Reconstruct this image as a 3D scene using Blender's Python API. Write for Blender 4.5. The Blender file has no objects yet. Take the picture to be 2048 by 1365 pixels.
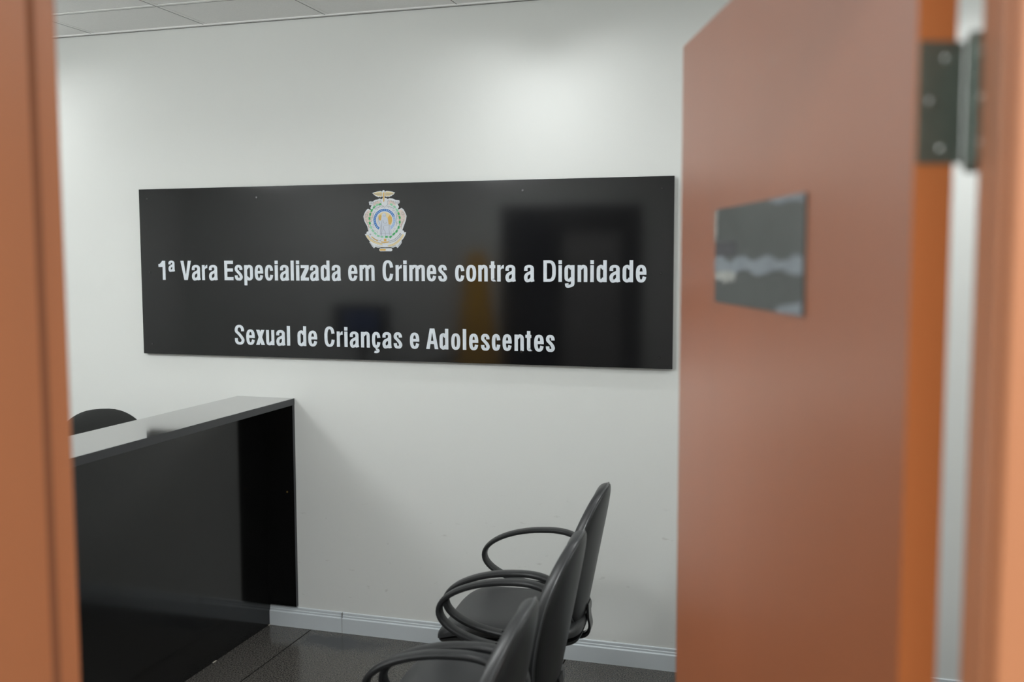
import bpy, bmesh, math, random
from mathutils import Vector, Matrix
random.seed(7)
PI = math.pi
scene = bpy.context.scene
C = scene.collection

# ------------------------------------------------------------------ camera, light, exposure
CAM = Vector((0.0, -4.1231, 1.745))
YAW, PITCH, ROLL = math.radians(16.835), math.radians(4.7125), math.radians(-0.105)
fw = Vector((-math.sin(YAW)*math.cos(PITCH), math.cos(YAW)*math.cos(PITCH), -math.sin(PITCH)))
rt = Vector((math.cos(YAW), math.sin(YAW), 0)); up = rt.cross(fw)
r2 = rt*math.cos(ROLL) + up*math.sin(ROLL); u2 = -rt*math.sin(ROLL) + up*math.cos(ROLL)
cd = bpy.data.cameras.new('camera'); cam = bpy.data.objects.new('camera', cd); C.objects.link(cam)
m = Matrix((r2, u2, -fw)).transposed().to_4x4(); m.translation = CAM
cam.matrix_world = m
cd.sensor_width = 36; cd.lens = 35.015; cd.clip_start = 0.02
cd.dof.use_dof = True; cd.dof.focus_distance = 4.30; cd.dof.aperture_fstop = 2.5; cd.dof.aperture_blades = 0
scene.camera = cam
scene.view_settings.view_transform = 'Standard'; scene.view_settings.look = 'None'
scene.view_settings.gamma = 1; scene.view_settings.use_curve_mapping = False
scene.view_settings.exposure = 0.0
w = bpy.data.worlds.new('world'); scene.world = w; w.use_nodes = True
w.node_tree.nodes['Background'].inputs[0].default_value = (.8, .85, .9, 1)
w.node_tree.nodes['Background'].inputs[1].default_value = 0.02
try:
    scene.cycles.use_denoising = True
except Exception: pass

H_ROOM = 2.829          # ceiling height
YW = -3.2393            # room face of the wall with the door
YO = -3.385             # corridor face of that wall
XL, XR = -5.15, 0.85    # side walls of the room

LAMP_WALL_SPOT = 19.0   # watts of the downlights next to the sign wall
FILL_DOWN = 24.0       # watts, downward part of each added hanging fill lamp
FILL_GLOW = 24.0       # watts, all-round part of each hanging fill lamp, added to lift the ceiling
FILL_CORRIDOR = 57.0  # watts of the unseen corridor lamps placed to light the jambs

def area(name, loc, size, power, col=(.955, .985, 1), rot=(0, 0, 0)):
    d = bpy.data.lights.new(name, 'AREA'); d.shape = 'SQUARE'; d.size = size; d.energy = power; d.color = col
    o = bpy.data.objects.new(name, d); o.location = loc; o.rotation_euler = rot; C.objects.link(o); return o
def spot(name, loc, power, ang, blend, tilt=(0, 0, 0), rad=.03, col=(.97, .99, 1)):
    d = bpy.data.lights.new(name, 'SPOT'); d.energy = power; d.spot_size = math.radians(ang); d.spot_blend = blend
    d.shadow_soft_size = rad; d.color = col
    o = bpy.data.objects.new(name, d); o.location = loc; o.rotation_euler = tilt; C.objects.link(o); return o

# ------------------------------------------------------------------ materials
def lin(c):
    c /= 255.0
    return c/12.92 if c <= .04045 else ((c+.055)/1.055)**2.4
def rgb(r, g, b): return (lin(r), lin(g), lin(b), 1)
def mat(name, col, rough=.5, metal=0, spec=.5, coat=0, coat_rough=.1, emit=None, estr=0, bump=None, noise=None):
    """bump=(scale, strength, distance); noise=(scale, amount, stretch) gives a soft mottle of the base colour"""
    M = bpy.data.materials.new(name); M.use_nodes = True; nt = M.node_tree; b = nt.nodes['Principled BSDF']
    b.inputs['Base Color'].default_value = col; b.inputs['Roughness'].default_value = rough
    b.inputs['Metallic'].default_value = metal; b.inputs['Specular IOR Level'].default_value = spec
    b.inputs['Coat Weight'].default_value = coat; b.inputs['Coat Roughness'].default_value = coat_rough
    if emit: b.inputs['Emission Color'].default_value = emit; b.inputs['Emission Strength'].default_value = estr
    tc = nt.nodes.new('ShaderNodeTexCoord')
    if noise:
        s, a, st = noise
        mp = nt.nodes.new('ShaderNodeMapping'); mp.inputs['Scale'].default_value = st
        n = nt.nodes.new('ShaderNodeTexNoise'); n.inputs['Scale'].default_value = s; n.inputs['Detail'].default_value = 5
        r = nt.nodes.new('ShaderNodeMapRange'); r.inputs[1].default_value = .3; r.inputs[2].default_value = .7
        r.inputs[3].default_value = 1-a; r.inputs[4].default_value = 1+a
        mx = nt.nodes.new('ShaderNodeVectorMath'); mx.operation = 'SCALE'; mx.inputs[0].default_value = col[:3]
        nt.links.new(tc.outputs['Object'], mp.inputs[0]); nt.links.new(mp.outputs[0], n.inputs[0])
        nt.links.new(n.outputs[0], r.inputs[0]); nt.links.new(r.outputs[0], mx.inputs['Scale'])
        nt.links.new(mx.outputs[0], b.inputs['Base Color'])
    if bump:
        s, st, di = bump
        n = nt.nodes.new('ShaderNodeTexNoise'); n.inputs['Scale'].default_value = s; n.inputs['Detail'].default_value = 3
        bp = nt.nodes.new('ShaderNodeBump'); bp.inputs['Strength'].default_value = st; bp.inputs['Distance'].default_value = di
        nt.links.new(tc.outputs['Object'], n.inputs[0]); nt.links.new(n.outputs[0], bp.inputs['Height'])
        nt.links.new(bp.outputs[0], b.inputs['Normal'])
    return M

M = {}
M['wall'] = mat('wall_paint', rgb(224, 226, 223), .55, bump=(60, .12, .002), noise=(1.5, .012, (1, 1, 1)), spec=.35)
M['ceiling'] = mat('ceiling_tile', rgb(250, 250, 248), .8, bump=(220, .25, .002), noise=(160, .03, (1, 1, 1)), spec=.2)
M['tee'] = mat('ceiling_tee_white', rgb(248, 248, 246), .8, spec=.2)
M['gap'] = mat('ceiling_shadow_gap', rgb(120, 120, 118), .9, spec=.1)
M['baseboard'] = mat('baseboard_white', rgb(206, 213, 217), .35)
M['joint'] = mat('joint_grey', rgb(120, 120, 118), .8)
M['door'] = mat('door_laminate', rgb(168, 99, 62), .42, coat=.75, coat_rough=.28, noise=(5, .05, (1, 1, .08)))
M['door_edge'] = mat('door_edge_band', rgb(222, 136, 78), .5, noise=(5, .04, (1, 1, .1)))
M['jamb'] = mat('jamb_laminate', rgb(186, 120, 80), .45, coat=.2, coat_rough=.3, noise=(5, .05, (1, 1, .08)))
M['hinge'] = mat('hinge_steel', rgb(128, 138, 130), .5, metal=.75, noise=(40, .1, (1, 1, 1)))
M['screw'] = mat('screw_steel', rgb(205, 210, 208), .22, metal=1)
M['board'] = mat('black_gloss_board', rgb(22, 22, 23), .09, spec=.47, noise=(2.5, .15, (1, 1, 1)))
M['vinyl'] = mat('silver_vinyl', rgb(220, 227, 234), .4)
M['panel'] = mat('black_gloss_laminate', rgb(9, 9, 9), .11, spec=.55, noise=(8, .2, (1, 1, 1)))
M['top'] = mat('black_satin_top', rgb(40, 40, 41), .10, spec=1.0, coat=1, coat_rough=.06, noise=(120, .1, (1, 1, 1)))
M['edge_strip'] = mat('black_edge_band', rgb(52, 53, 56), .3)
M['leather'] = mat('black_leatherette', rgb(44, 45, 46), .42, spec=.5, bump=(420, .18, .0008))
M['plastic'] = mat('black_plastic', rgb(31, 32, 33), .38, spec=.5, bump=(600, .06, .0004))
M['fabric'] = mat('dark_grey_fabric', rgb(52, 53, 52), .95, spec=.15, bump=(500, .3, .001))
M['piping'] = mat('chair_piping', rgb(66, 68, 69), .3)
M['metal_black'] = mat('black_painted_steel', rgb(26, 26, 28), .25, spec=.7)
M['glide'] = mat('rubber_glide', rgb(20, 20, 20), .8)
M['plaque'] = mat('grey_acrylic_plate', rgb(84, 88, 86), .35, noise=(9, .12, (1, 1, 1)))
M['tape'] = mat('tape_residue', rgb(128, 137, 143), .55, noise=(30, .12, (1, 1, 1)))
M['tape2'] = mat('torn_paper_residue', rgb(160, 163, 158), .7, noise=(60, .15, (1, 1, 1)))
M['plaque_dark'] = mat('dark_adhesive_patch', rgb(66, 66, 70), .5)
M['lamp'] = mat('lamp_diffuser', rgb(240, 240, 236), .5, emit=(1, .985, .95, 1), estr=2.0)
M['white_plastic'] = mat('white_plastic', rgb(225, 226, 224), .4)
M['dark_glass'] = mat('frosted_grey_glass', rgb(140, 138, 136), .4)
M['navy'] = mat('dark_navy_leaf', rgb(18, 24, 38), .3)
M['dark_frame'] = mat('dark_bronze_frame', rgb(20, 20, 24), .4)
M['yellow'] = mat('yellow_cloth', rgb(236, 178, 14), .8, noise=(12, .15, (1, 1, .2)))
M['screen'] = mat('blue_screen', rgb(10, 16, 30), .25, emit=(.06, .16, .5, 1), estr=.5)
M['desk'] = mat('grey_desk_laminate', rgb(120, 120, 118), .4)
M['brass'] = mat('brass_cap', rgb(150, 120, 70), .35, metal=.8)
M['chip'] = mat('sealant_chip', rgb(190, 184, 172), .7)

def floor_mat():
    Mt = bpy.data.materials.new('dark_polished_granite_tile'); Mt.use_nodes = True; nt = Mt.node_tree
    b = nt.nodes['Principled BSDF']; L = nt.links.new; N = nt.nodes.new
    geo = N('ShaderNodeNewGeometry')
    n1 = N('ShaderNodeTexNoise'); n1.inputs['Scale'].default_value = 170; n1.inputs['Detail'].default_value = 6
    n2 = N('ShaderNodeTexNoise'); n2.inputs['Scale'].default_value = 2.2; n2.inputs['Detail'].default_value = 4
    v = N('ShaderNodeTexVoronoi'); v.inputs['Scale'].default_value = 70
    for n in (n1, n2, v): L(geo.outputs['Position'], n.inputs['Vector'])
    r1 = N('ShaderNodeValToRGB'); r1.color_ramp.elements[0].position = .35; r1.color_ramp.elements[1].position = .72
    r1.color_ramp.elements[0].color = rgb(42, 40, 37); r1.color_ramp.elements[1].color = rgb(110, 107, 102)
    L(n1.outputs[0], r1.inputs[0])
    lt = N('ShaderNodeMath'); lt.operation = 'LESS_THAN'; lt.inputs[1].default_value = .07; L(v.outputs['Distance'], lt.inputs[0])
    mx = N('ShaderNodeMix'); mx.data_type = 'RGBA'; L(lt.outputs[0], mx.inputs['Factor']); L(r1.outputs[0], mx.inputs['A'])
    mx.inputs['B'].default_value = rgb(150, 146, 138)
    # a dull stained patch by the baseboard
    sub = N('ShaderNodeVectorMath'); sub.operation = 'SUBTRACT'; sub.inputs[1].default_value = (-2.03, -.12, 0); L(geo.outputs['Position'], sub.inputs[0])
    sc = N('ShaderNodeVectorMath'); sc.operation = 'MULTIPLY'; sc.inputs[1].default_value = (5.0, 11, 0); L(sub.outputs[0], sc.inputs[0])
    ln = N('ShaderNodeVectorMath'); ln.operation = 'LENGTH'; L(sc.outputs[0], ln.inputs[0])
    n3 = N('ShaderNodeTexNoise'); n3.inputs['Scale'].default_value = 9; n3.inputs['Detail'].default_value = 5; L(geo.outputs['Position'], n3.inputs['Vector'])
    ad = N('ShaderNodeMath'); ad.operation = 'MULTIPLY_ADD'; ad.inputs[1].default_value = 1.5; L(n3.outputs[0], ad.inputs[0]); L(ln.outputs['Value'], ad.inputs[2])
    mr = N('ShaderNodeMapRange'); mr.inputs[1].default_value = 1.2; mr.inputs[2].default_value = 1.9; mr.inputs[3].default_value = 1; mr.inputs[4].default_value = 0
    L(ad.outputs[0], mr.inputs[0])
    mx2 = N('ShaderNodeMix'); mx2.data_type = 'RGBA'; L(mr.outputs[0], mx2.inputs['Factor']); L(mx.outputs['Result'], mx2.inputs['A'])
    mx2.inputs['B'].default_value = rgb(58, 58, 59)
    L(mx2.outputs['Result'], b.inputs['Base Color'])
    rr = N('ShaderNodeMapRange'); rr.inputs[1].default_value = .3; rr.inputs[2].default_value = .7; rr.inputs[3].default_value = .12; rr.inputs[4].default_value = .26
    L(n2.outputs[0], rr.inputs[0]); L(rr.outputs[0], b.inputs['Roughness'])
    b.inputs['Specular IOR Level'].default_value = .5
    return Mt
M['floor'] = floor_mat()
M['grout'] = mat('tile_joint_dark', rgb(10, 9, 8), .9, spec=.1)

def wall_mat_marked():
    """white wall paint with a few faint rubbed marks low down"""
    Mt = mat('wall_paint_scuffed', rgb(224, 226, 223), .55, bump=(60, .12, .002), spec=.35)
    nt = Mt.node_tree; b = nt.nodes['Principled BSDF']; L = nt.links.new; N = nt.nodes.new
    geo = N('ShaderNodeNewGeometry')
    mp = N('ShaderNodeMapping'); mp.inputs['Scale'].default_value = (9, 9, 22); mp.inputs['Rotation'].default_value = (0, .5, 0); L(geo.outputs['Position'], mp.inputs[0])
    n = N('ShaderNodeTexNoise'); n.inputs['Scale'].default_value = 1.6; n.inputs['Detail'].default_value = 6; L(mp.outputs[0], n.inputs['Vector'])
    a = N('ShaderNodeMapRange'); a.inputs[1].default_value = .66; a.inputs[2].default_value = .74; a.inputs[3].default_value = 0; a.inputs[4].default_value = .3; L(n.outputs[0], a.inputs[0])
    sx = N('ShaderNodeSeparateXYZ'); L(geo.outputs['Position'], sx.inputs[0])
    z = N('ShaderNodeMapRange'); z.inputs[1].default_value = .75; z.inputs[2].default_value = .55; z.inputs[3].default_value = 0; z.inputs[4].default_value = 1; L(sx.outputs['Z'], z.inputs[0])
    mu = N('ShaderNodeMath'); mu.operation = 'MULTIPLY'; L(a.outputs[0], mu.inputs[0]); L(z.outputs[0], mu.inputs[1])
    mx = N('ShaderNodeMix'); mx.data_type = 'RGBA'; mx.inputs['A'].default_value = rgb(224, 226, 223); mx.inputs['B'].default_value = rgb(150, 146, 138)
    L(mu.outputs[0], mx.inputs['Factor']); L(mx.outputs['Result'], b.inputs['Base Color'])
    return Mt
M['wall_scuffed'] = wall_mat_marked()

# ------------------------------------------------------------------ mesh helpers
class MB:
    """collects shapes and links them as ONE mesh object"""
    def __init__(s): s.v = []; s.f = []; s.m = []; s.mats = []; s.cur = 0
    def use(s, key):
        if M[key] not in s.mats: s.mats.append(M[key])
        s.cur = s.mats.index(M[key]); return s
    def add(s, vs, fs):
        o = len(s.v); s.v += [tuple(x) for x in vs]
        for f in fs: s.f.append([i+o for i in f]); s.m.append(s.cur)
        return s
    def box(s, x0, x1, y0, y1, z0, z1, bev=0):
        if bev <= 0:
            vs = [(x, y, z) for z in (z0, z1) for y in (y0, y1) for x in (x0, x1)]
            return s.add(vs, [(0, 2, 3, 1), (4, 5, 7, 6), (0, 1, 5, 4), (2, 6, 7, 3), (0, 4, 6, 2), (1, 3, 7, 5)])
        bm = bmesh.new(); bmesh.ops.create_cube(bm, size=1)
        for v in bm.verts: v.co = Vector(((x0+x1)/2+v.co.x*(x1-x0), (y0+y1)/2+v.co.y*(y1-y0), (z0+z1)/2+v.co.z*(z1-z0)))
        bmesh.ops.bevel(bm, geom=bm.edges[:], offset=bev, segments=2, profile=.5, affect='EDGES')
        return s.bm(bm)
    def bm(s, bm):
        bm.verts.ensure_lookup_table(); bm.verts.index_update()
        s.add([v.co[:] for v in bm.verts], [[v.index for v in f.verts] for f in bm.faces]); bm.free(); return s
    def cyl(s, p0, p1, r, n=20, r1=None):
        return s.tube([p0, p1], r if r1 is None else [r, r1], n)
    def tube(s, pts, r, n=12, closed=False, sec=None, upv=None):
        """sweep; sec = list of (a, b) section points used along (side, normal), upv = fixed side axis"""
        pts = [Vector(p) for p in pts]; N = len(pts)
        rs = r if isinstance(r, (list, tuple)) else [r]*N
        rings = []
        prev = None
        for i, p in enumerate(pts):
            a = pts[(i-1) % N] if (closed or i > 0) else p
            b = pts[(i+1) % N] if (closed or i < N-1) else p
            t = (b-a).normalized()
            if upv is not None:
                side = Vector(upv); nrm = t.cross(side).normalized(); side = nrm.cross(t).normalized()
            else:
                if prev is None:
                    ref = Vector((0, 0, 1)) if abs(t.z) < .9 else Vector((1, 0, 0))
                    side = t.cross(ref).normalized()
                else: side = (prev - t*prev.dot(t)).normalized()
                prev = side; nrm = t.cross(side).normalized()
            ss = sec if sec else [(math.cos(2*PI*k/n), math.sin(2*PI*k/n)) for k in range(n)]
            rings.append([p + (side*q[0] + nrm*q[1])*rs[i] for q in ss])
        k = len(rings[0]); vs = [v for R in rings for v in R]; fs = []
        for i in range(N if closed else N-1):
            j = (i+1) % N
            for q in range(k): fs.append((i*k+q, i*k+(q+1) % k, j*k+(q+1) % k, j*k+q))
        if not closed:
            fs.append(tuple(range(k))[::-1]); fs.append(tuple((N-1)*k+q for q in range(k)))
        return s.add(vs, fs)
    def lathe(s, prof, cx=0, cy=0, n=32):
        vs = []; fs = []
        for (r, z) in prof:
            for k in range(n): a = 2*PI*k/n; vs.append((cx+r*math.cos(a), cy+r*math.sin(a), z))
        for i in range(len(prof)-1):
            for k in range(n): fs.append((i*n+k, i*n+(k+1) % n, (i+1)*n+(k+1) % n, (i+1)*n+k))
        fs.append(tuple(range(n))[::-1]); fs.append(tuple((len(prof)-1)*n+k for k in range(n)))
        return s.add(vs, fs)
    def build(s, name, parent=None, mats=None, smooth=False, loc=None, rz=0):
        me = bpy.data.meshes.new(name); me.from_pydata(s.v, [], s.f)
        for x in s.mats: me.materials.append(x)
        for p, i in zip(me.polygons, s.m): p.material_index = i
        bm = bmesh.new(); bm.from_mesh(me); bmesh.ops.recalc_face_normals(bm, faces=bm.faces); bm.to_mesh(me); bm.free()
        if smooth:
            me.shade_smooth()
            try: me.set_sharp_from_angle(angle=math.radians(38))
            except Exception: pass
        o = bpy.data.objects.new(name, me); C.objects.link(o)
        if parent: o.parent = parent
        if loc: o.location = loc
        if rz: o.rotation_euler.z = rz
        return o
def mb(key): return MB().use(key)
def tag(o, label=None, cat=None, group=None, kind=None):
    for k, v in (('label', label), ('category', cat), ('group', group), ('kind', kind)):
        if v: o[k] = v
    return o
def empty(name, loc, rz=0, **kw):
    o = bpy.data.objects.new(name, None); o.empty_display_size = .1; o.location = loc; o.rotation_euler.z = rz
    C.objects.link(o); return tag(o, **kw)
def struct(o): o['kind'] = 'structure'; return o
def copy_tree(o, parent=None):
    c = o.copy(); C.objects.link(c); c.parent = parent
    for ch in list(o.children): copy_tree(ch, c)
    return c

# ------------------------------------------------------------------ the room shell
T = .12
D2X0, D2X1, D2H = -2.30, -1.21, 2.15        # second doorway in the front wall (seen mirrored in the sign)
OX0, OX1, OH = -.806, .160, 2.138           # rough opening of the doorway the camera looks through
CY = -5.6                                    # far side of the corridor
struct(mb('wall_scuffed').box(XL-T, XR+T, 0, T, 0, H_ROOM+.1).build('wall_back'))
struct(mb('wall').box(XL-T, XL, CY-T, 0, 0, H_ROOM+.1).build('wall_left'))
struct(mb('wall').box(XR, XR+T, YO, 0, 0, H_ROOM+.1).build('wall_right'))
g = mb('wall')
for x0, x1, z0, z1 in ((XL, D2X0, 0, H_ROOM+.1), (D2X0, D2X1, D2H, H_ROOM+.1), (D2X1, OX0, 0, H_ROOM+.1), (OX0, OX1, OH, H_ROOM+.1), (OX1, XR+2.2, 0, H_ROOM+.1)):
    g.box(x0, x1, YO, YW, z0, z1)
struct(g.build('wall_front'))
struct(mb('wall').box(XL, XR+2.2, CY-T, CY, 0, H_ROOM+.1).build('wall_corridor'))
struct(mb('wall').box(XR+2.2, XR+2.2+T, CY-T, YW, 0, H_ROOM+.1).build('wall_corridor_end'))
# floor with real joints
fl = mb('grout').box(XL-T, XR+2.4, CY-T, T, -.08, -.0015)
xs = [-2.237-1.2355*2-.0, -2.237-1.2355, -2.237, -1.0015, .234, 1.4695, 2.705]; xs = [XL-T] + xs[:-1] + [XR+2.4]
ys = [T, -.98, -2.2, -3.42, -4.64, CY-T]
fl.use('floor'); g = .0030
for i in range(len(xs)-1):
    for j in range(len(ys)-1):
        fl.box(xs[i]+g, xs[i+1]-g, ys[j+1]+g, ys[j]-g, -.06, 0)
struct(fl.build('floor'))
# ceiling: lay-in panels and white tees
ce = mb('ceiling').box(XL-T, XR+2.4, CY-T, T, H_ROOM+.004, H_ROOM+.09)
tx = [-3.345+.6235*k for k in range(-3, 11)]; ty = [-.373-.622*k for k in range(0, 9)]
for x in tx:
    ce.use('tee').box(x-.010, x+.010, CY, 0, H_ROOM+.0022, H_ROOM+.005)
    ce.use('gap').box(x-.0135, x-.010, CY, 0, H_ROOM+.0018, H_ROOM+.005)
for y in ty:
    ce.use('tee').box(XL, XR+2.2, y-.010, y+.010, H_ROOM+.0021, H_ROOM+.005)
    ce.use('gap').box(XL, XR+2.2, y+.010, y+.0135, H_ROOM+.0018, H_ROOM+.005)
ce.use('tee').box(XL, XR, -.020, 0, H_ROOM-.0015, H_ROOM+.005)
ce.use('gap').box(XL, XR, -.0045, 0, H_ROOM-.0035, H_ROOM+.0)
struct(ce.build('ceiling'))
# baseboards: flat board, small groove and a slim top lip
def baseboard(name, p0, p1, nrm, joints=()):
    p0 = Vector(p0); p1 = Vector(p1); n = Vector(nrm)
    prof = [(0, 0), (.015, 0), (.015, .0685), (.0125, .0715), (.0095, .0725), (.0095, .0805), (.0065, .0825), (.0065, .0935), (.004, .0965), (0, .0965)]
    vs = [p + n*a + Vector((0, 0, b)) for p in (p0, p1) for (a, b) in prof]; k = len(prof)
    o = MB().use('baseboard').add(vs, [(i, (i+1) % k, (i+1) % k+k, i+k) for i in range(k)] + [tuple(range(k)), tuple(range(2*k-1, k-1, -1))])
    for jx in joints: o.use('joint').box(jx-.0008, jx+.0008, -.0154, -.001, 0, .0966)
    return struct(o.build(name))
baseboard('baseboard_back', (-2.458, 0, 0), (XR, 0, 0), (0, -1, 0), (-2.0765, ))
baseboard('baseboard_staff_side', (XL, 0, 0), (-2.4765, 0, 0), (0, -1, 0))
baseboard('baseboard_left', (XL, YW, 0), (XL, -.015, 0), (1, 0, 0))
baseboard('baseboard_right', (XR, YW, 0), (XR, -.015, 0), (-1, 0, 0))
baseboard('baseboard_front', (XL+.015, YW, 0), (D2X0-.06, YW, 0), (0, 1, 0))

# ------------------------------------------------------------------ the doorway the camera looks through
JL, JR = -.768, .1245        # rebate faces
SL, SR = -.762, .1185        # stop faces
YS = YW-.047
M['groove_line'] = mat('brown_groove_strip', rgb(140, 88, 58), .8)  # brown strip added in the rebate to draw the dark groove line
def jamb(xr, xs_, xo, s):
    """xr rebate face, xs_ stop face, xo outer side, s=+1 for the right jamb"""
    o = mb('jamb')
    a, b = sorted((xs_, xo)); o.box(a, b, YO, YS, 0, OH)
    a, b = sorted((xr, xo)); o.box(a, b, YS, YW, 0, OH)
    return struct(o.build('trim_1' if s < 0 else 'trim_2'))
tl = jamb(JL, SL, OX0, -1); tr = jamb(JR, SR, OX1, 1)
th = struct(mb('jamb').box(OX0, OX1, YO, YS, 2.100, OH).box(OX0, OX1, YS, YW, 2.106, OH).build('trim_3'))
for side, par, x0, x1 in (('L', tl, SL-.006-.065, SL-.006), ('R', tr, SR+.006, SR+.006+.065)):
    mb('jamb').box(x0, x1, YO-.012, YO, 0, 2.106, .002).build('architrave', par)
    xa, xb = (OX0-.03, OX0+.0315) if side == 'L' else (OX1-.0285, OX1+.03)
    mb('jamb').box(xa, xb, YW, YW+.010, 0, 2.115, .002).build('architrave', par)
mb('jamb').box(SL-.071, SR+.071, YO-.012, YO, 2.106, 2.171, .002).build('architrave', th)
mb('jamb').box(OX0-.03, OX1+.03, YW, YW+.010, 2.115, 2.175, .002).build('architrave', th)

mb('groove_line').box(JL, JL+.0034, YS, YS+.015, 0, 2.10).build('groove_strip', tl)
mb('groove_line').box(JR-.0034, JR, YS, YS+.015, 0, 2.10).build('groove_strip', tr)
PIV = Vector((.122, -3.2253, 0)); ANG = math.radians(-70.5); DW = .883; DT = .033
door = mb('door').box(-.004-DW, -.004, -.014-DT, -.014, .008, 2.100).build('door_1', loc=PIV, rz=ANG)
struct(door)
door.data.materials.append(M['door_edge'])
for p in door.data.polygons:
    if p.normal.x > .9 or p.normal.x < -.9: p.material_index = 1
# lever handle below the picture edge
hx = -.004-DW+.06
h = mb('hinge').cyl((hx, -.047, .93), (hx, -.055, .93), .025, 24).cyl((hx, -.055, .93), (hx, -.095, .93), .009).build('handle', door, smooth=True)
mb('hinge').tube([(hx, -.092, .93), (hx+.02, -.097, .93), (hx+.12, -.097, .93)], .008).build('lever', h, smooth=True)
def hinge(z0, z1):
    # leaf let into the door edge
    hg = mb('hinge').box(-.0042, -.0025, -.0455, -.008, z0, z1, .0006).build('hinge', door)
    kn = MB().use('hinge'); n = 5; L = (z1-z0)/n
    for k in range(n): kn.cyl((0, -.001, z0+k*L+.0005), (0, -.001, z0+(k+1)*L-.0005), .0068, 24)
    kn.cyl((0, -.001, z0-.007), (0, -.001, z0), .0055, 20, .0068).cyl((0, -.001, z1), (0, -.001, z1+.007), .0068, 20, .0052)
    kn.build('knuckle', hg, smooth=True)
    for zz, yy in ((z1-.014, -.022), ((z0+z1)/2+.001, -.034), (z0+.012, -.024)):
        mb('screw').cyl((-.0026, yy, zz), (-.0014, yy, zz), .0042, 20, .0028).build('screw', hg, smooth=True)
for z0, z1 in ((1.822, 1.921), (1.02, 1.119), (.18, .279)): hinge(z0, z1)
# leaf screwed to the jamb
for z0, z1 in ((1.822, 1.921), (1.02, 1.119), (.18, .279)):
    hl = mb('hinge').box(JR-.0016, JR+.0004, YW-.034, YW+.012, z0, z1, .0005).build('hinge_leaf', tr)
    for zz in (z0+.014, (z0+z1)/2, z1-.014):
        mb('screw').cyl((JR-.0016, YW-.012, zz), (JR-.0028, YW-.012, zz), .0042, 20, .0028).build('screw', hl, smooth=True)

# plate on the corridor face of the door
pl = empty('door_plate', (0, 0, 0), label='small grey plastic plate with torn tape residue on the open orange door', cat='sign')
pl.matrix_world = Matrix.Translation(PIV) @ Matrix.Rotation(ANG, 4, 'Z') @ Matrix.Translation((-.004-DW+.438, -.047, 1.748))
mb('plaque').box(-.191, .191, -.003, 0, -.066, .068, .0008).build('plate', pl)
def rag(pts, key, name, y=-.0036):
    o = mb(key); n = len(pts)
    o.add([(x, -.003, z) for x, z in pts] + [(x, y, z) for x, z in pts], [tuple(range(n)), tuple(range(n, 2*n))] + [(i, (i+1) % n, (i+1) % n+n, i+n) for i in range(n)])
    return o.build(name, pl)
random.seed(3)
top = [(-.190+.38*k/24, -.003+.004*math.sin(k*.9)+random.uniform(-.0015, .002)-.0*k) for k in range(25)]
bot = [(-.190+.38*k/24, -.024+.0035*math.sin(k*.7+1)+random.uniform(-.0015, .0015)+.006*k/24) for k in range(25)]
tag(rag(top + bot[::-1], 'tape', 'tape_strip'), label='pale torn strip of tape residue')
tp = [(-.183, -.022), (-.10, -.020), (-.075, -.024), (-.082, -.036), (-.092, -.030), (-.105, -.038), (-.118, -.031), (-.13, -.040), (-.15, -.031), (-.17, -.036), (-.186, -.030)]
tag(rag(tp, 'tape2', 'tape_scrap', -.0040), label='pale ragged scrap of torn paper')
rag([(-.189, .001), (-.08, -.000), (-.078, .020), (-.189, .020)], 'plaque_dark', 'adhesive_patch', -.0034)
tag(rag([(-.1908, .020), (-.183, .024), (-.178, .035), (-.181, .048), (-.178, .060), (-.184, .067), (-.1908, .067)], 'tape2', 'tape_edge', -.0040), label='pale strip of tape along the edge')
rag([(.10, .060), (.14, .062), (.1905, .059), (.1905, .0675), (.06, .0675)], 'tape', 'tape_edge', -.0040)
rag([(.09, -.0655), (.1905, -.0655), (.1905, -.050), (.16, -.054), (.12, -.058)], 'tape', 'tape_edge', -.0040)

# ------------------------------------------------------------------ second doorway, seen mirrored in the sign
d2 = mb('dark_frame')
d2.box(D2X0, D2X0+.06, YO, YW+.01, 0, D2H).box(D2X1-.06, D2X1, YO, YW+.01, 0, D2H).box(D2X0+.06, D2X1-.06, YO, YW+.01, D2H-.06, D2H)
d2 = struct(d2.build('door_2'))
mb('navy').box(D2X0+.06, D2X0+.40, YW-.05, YW-.01, .01, D2H-.06).build('leaf', d2)
lf = mb('dark_frame').box(D2X0+.40, D2X0+.48, YW-.05, YW-.012, .01, D2H-.06).box(D2X1-.16, D2X1-.06, YW-.05, YW-.012, .01, D2H-.06) \
    .box(D2X0+.48, D2X1-.16, YW-.05, YW-.012, D2H-.20, D2H-.06).box(D2X0+.48, D2X1-.16, YW-.05, YW-.012, .01, .12).build('leaf', d2)
mb('dark_glass').box(D2X0+.48, D2X1-.16, YW-.035, YW-.028, .12, D2H-.20).build('pane', lf)

# ------------------------------------------------------------------ the sign
SX0, SX1, SZ0, SZ1, SY = -3.1115, -.5505, 1.2905, 2.0808, -.024
sign = empty('sign_board', (-1.831, 0, SZ0), label='long glossy black sign board with silver lettering and a crest on the white wall', cat='sign')
sign_o = Vector((-1.831, 0, SZ0))
def S_obj(m, name, parent, **kw):
    o = m.build(name, parent, **kw); return o
def W(o):   # keep world-space meshes under the sign root
    o.matrix_parent_inverse = Matrix.Translation(-sign_o) if o.parent is sign else Matrix.Identity(4); return o
W(mb('board').box(SX0, SX1, SY, -.006, SZ0, SZ1, .0008).build('board', sign))
W(mb('joint').box(SX0+.05, SX1-.05, -.006, 0, SZ0+.05, SZ1-.05).build('backing_frame', sign))

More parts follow.
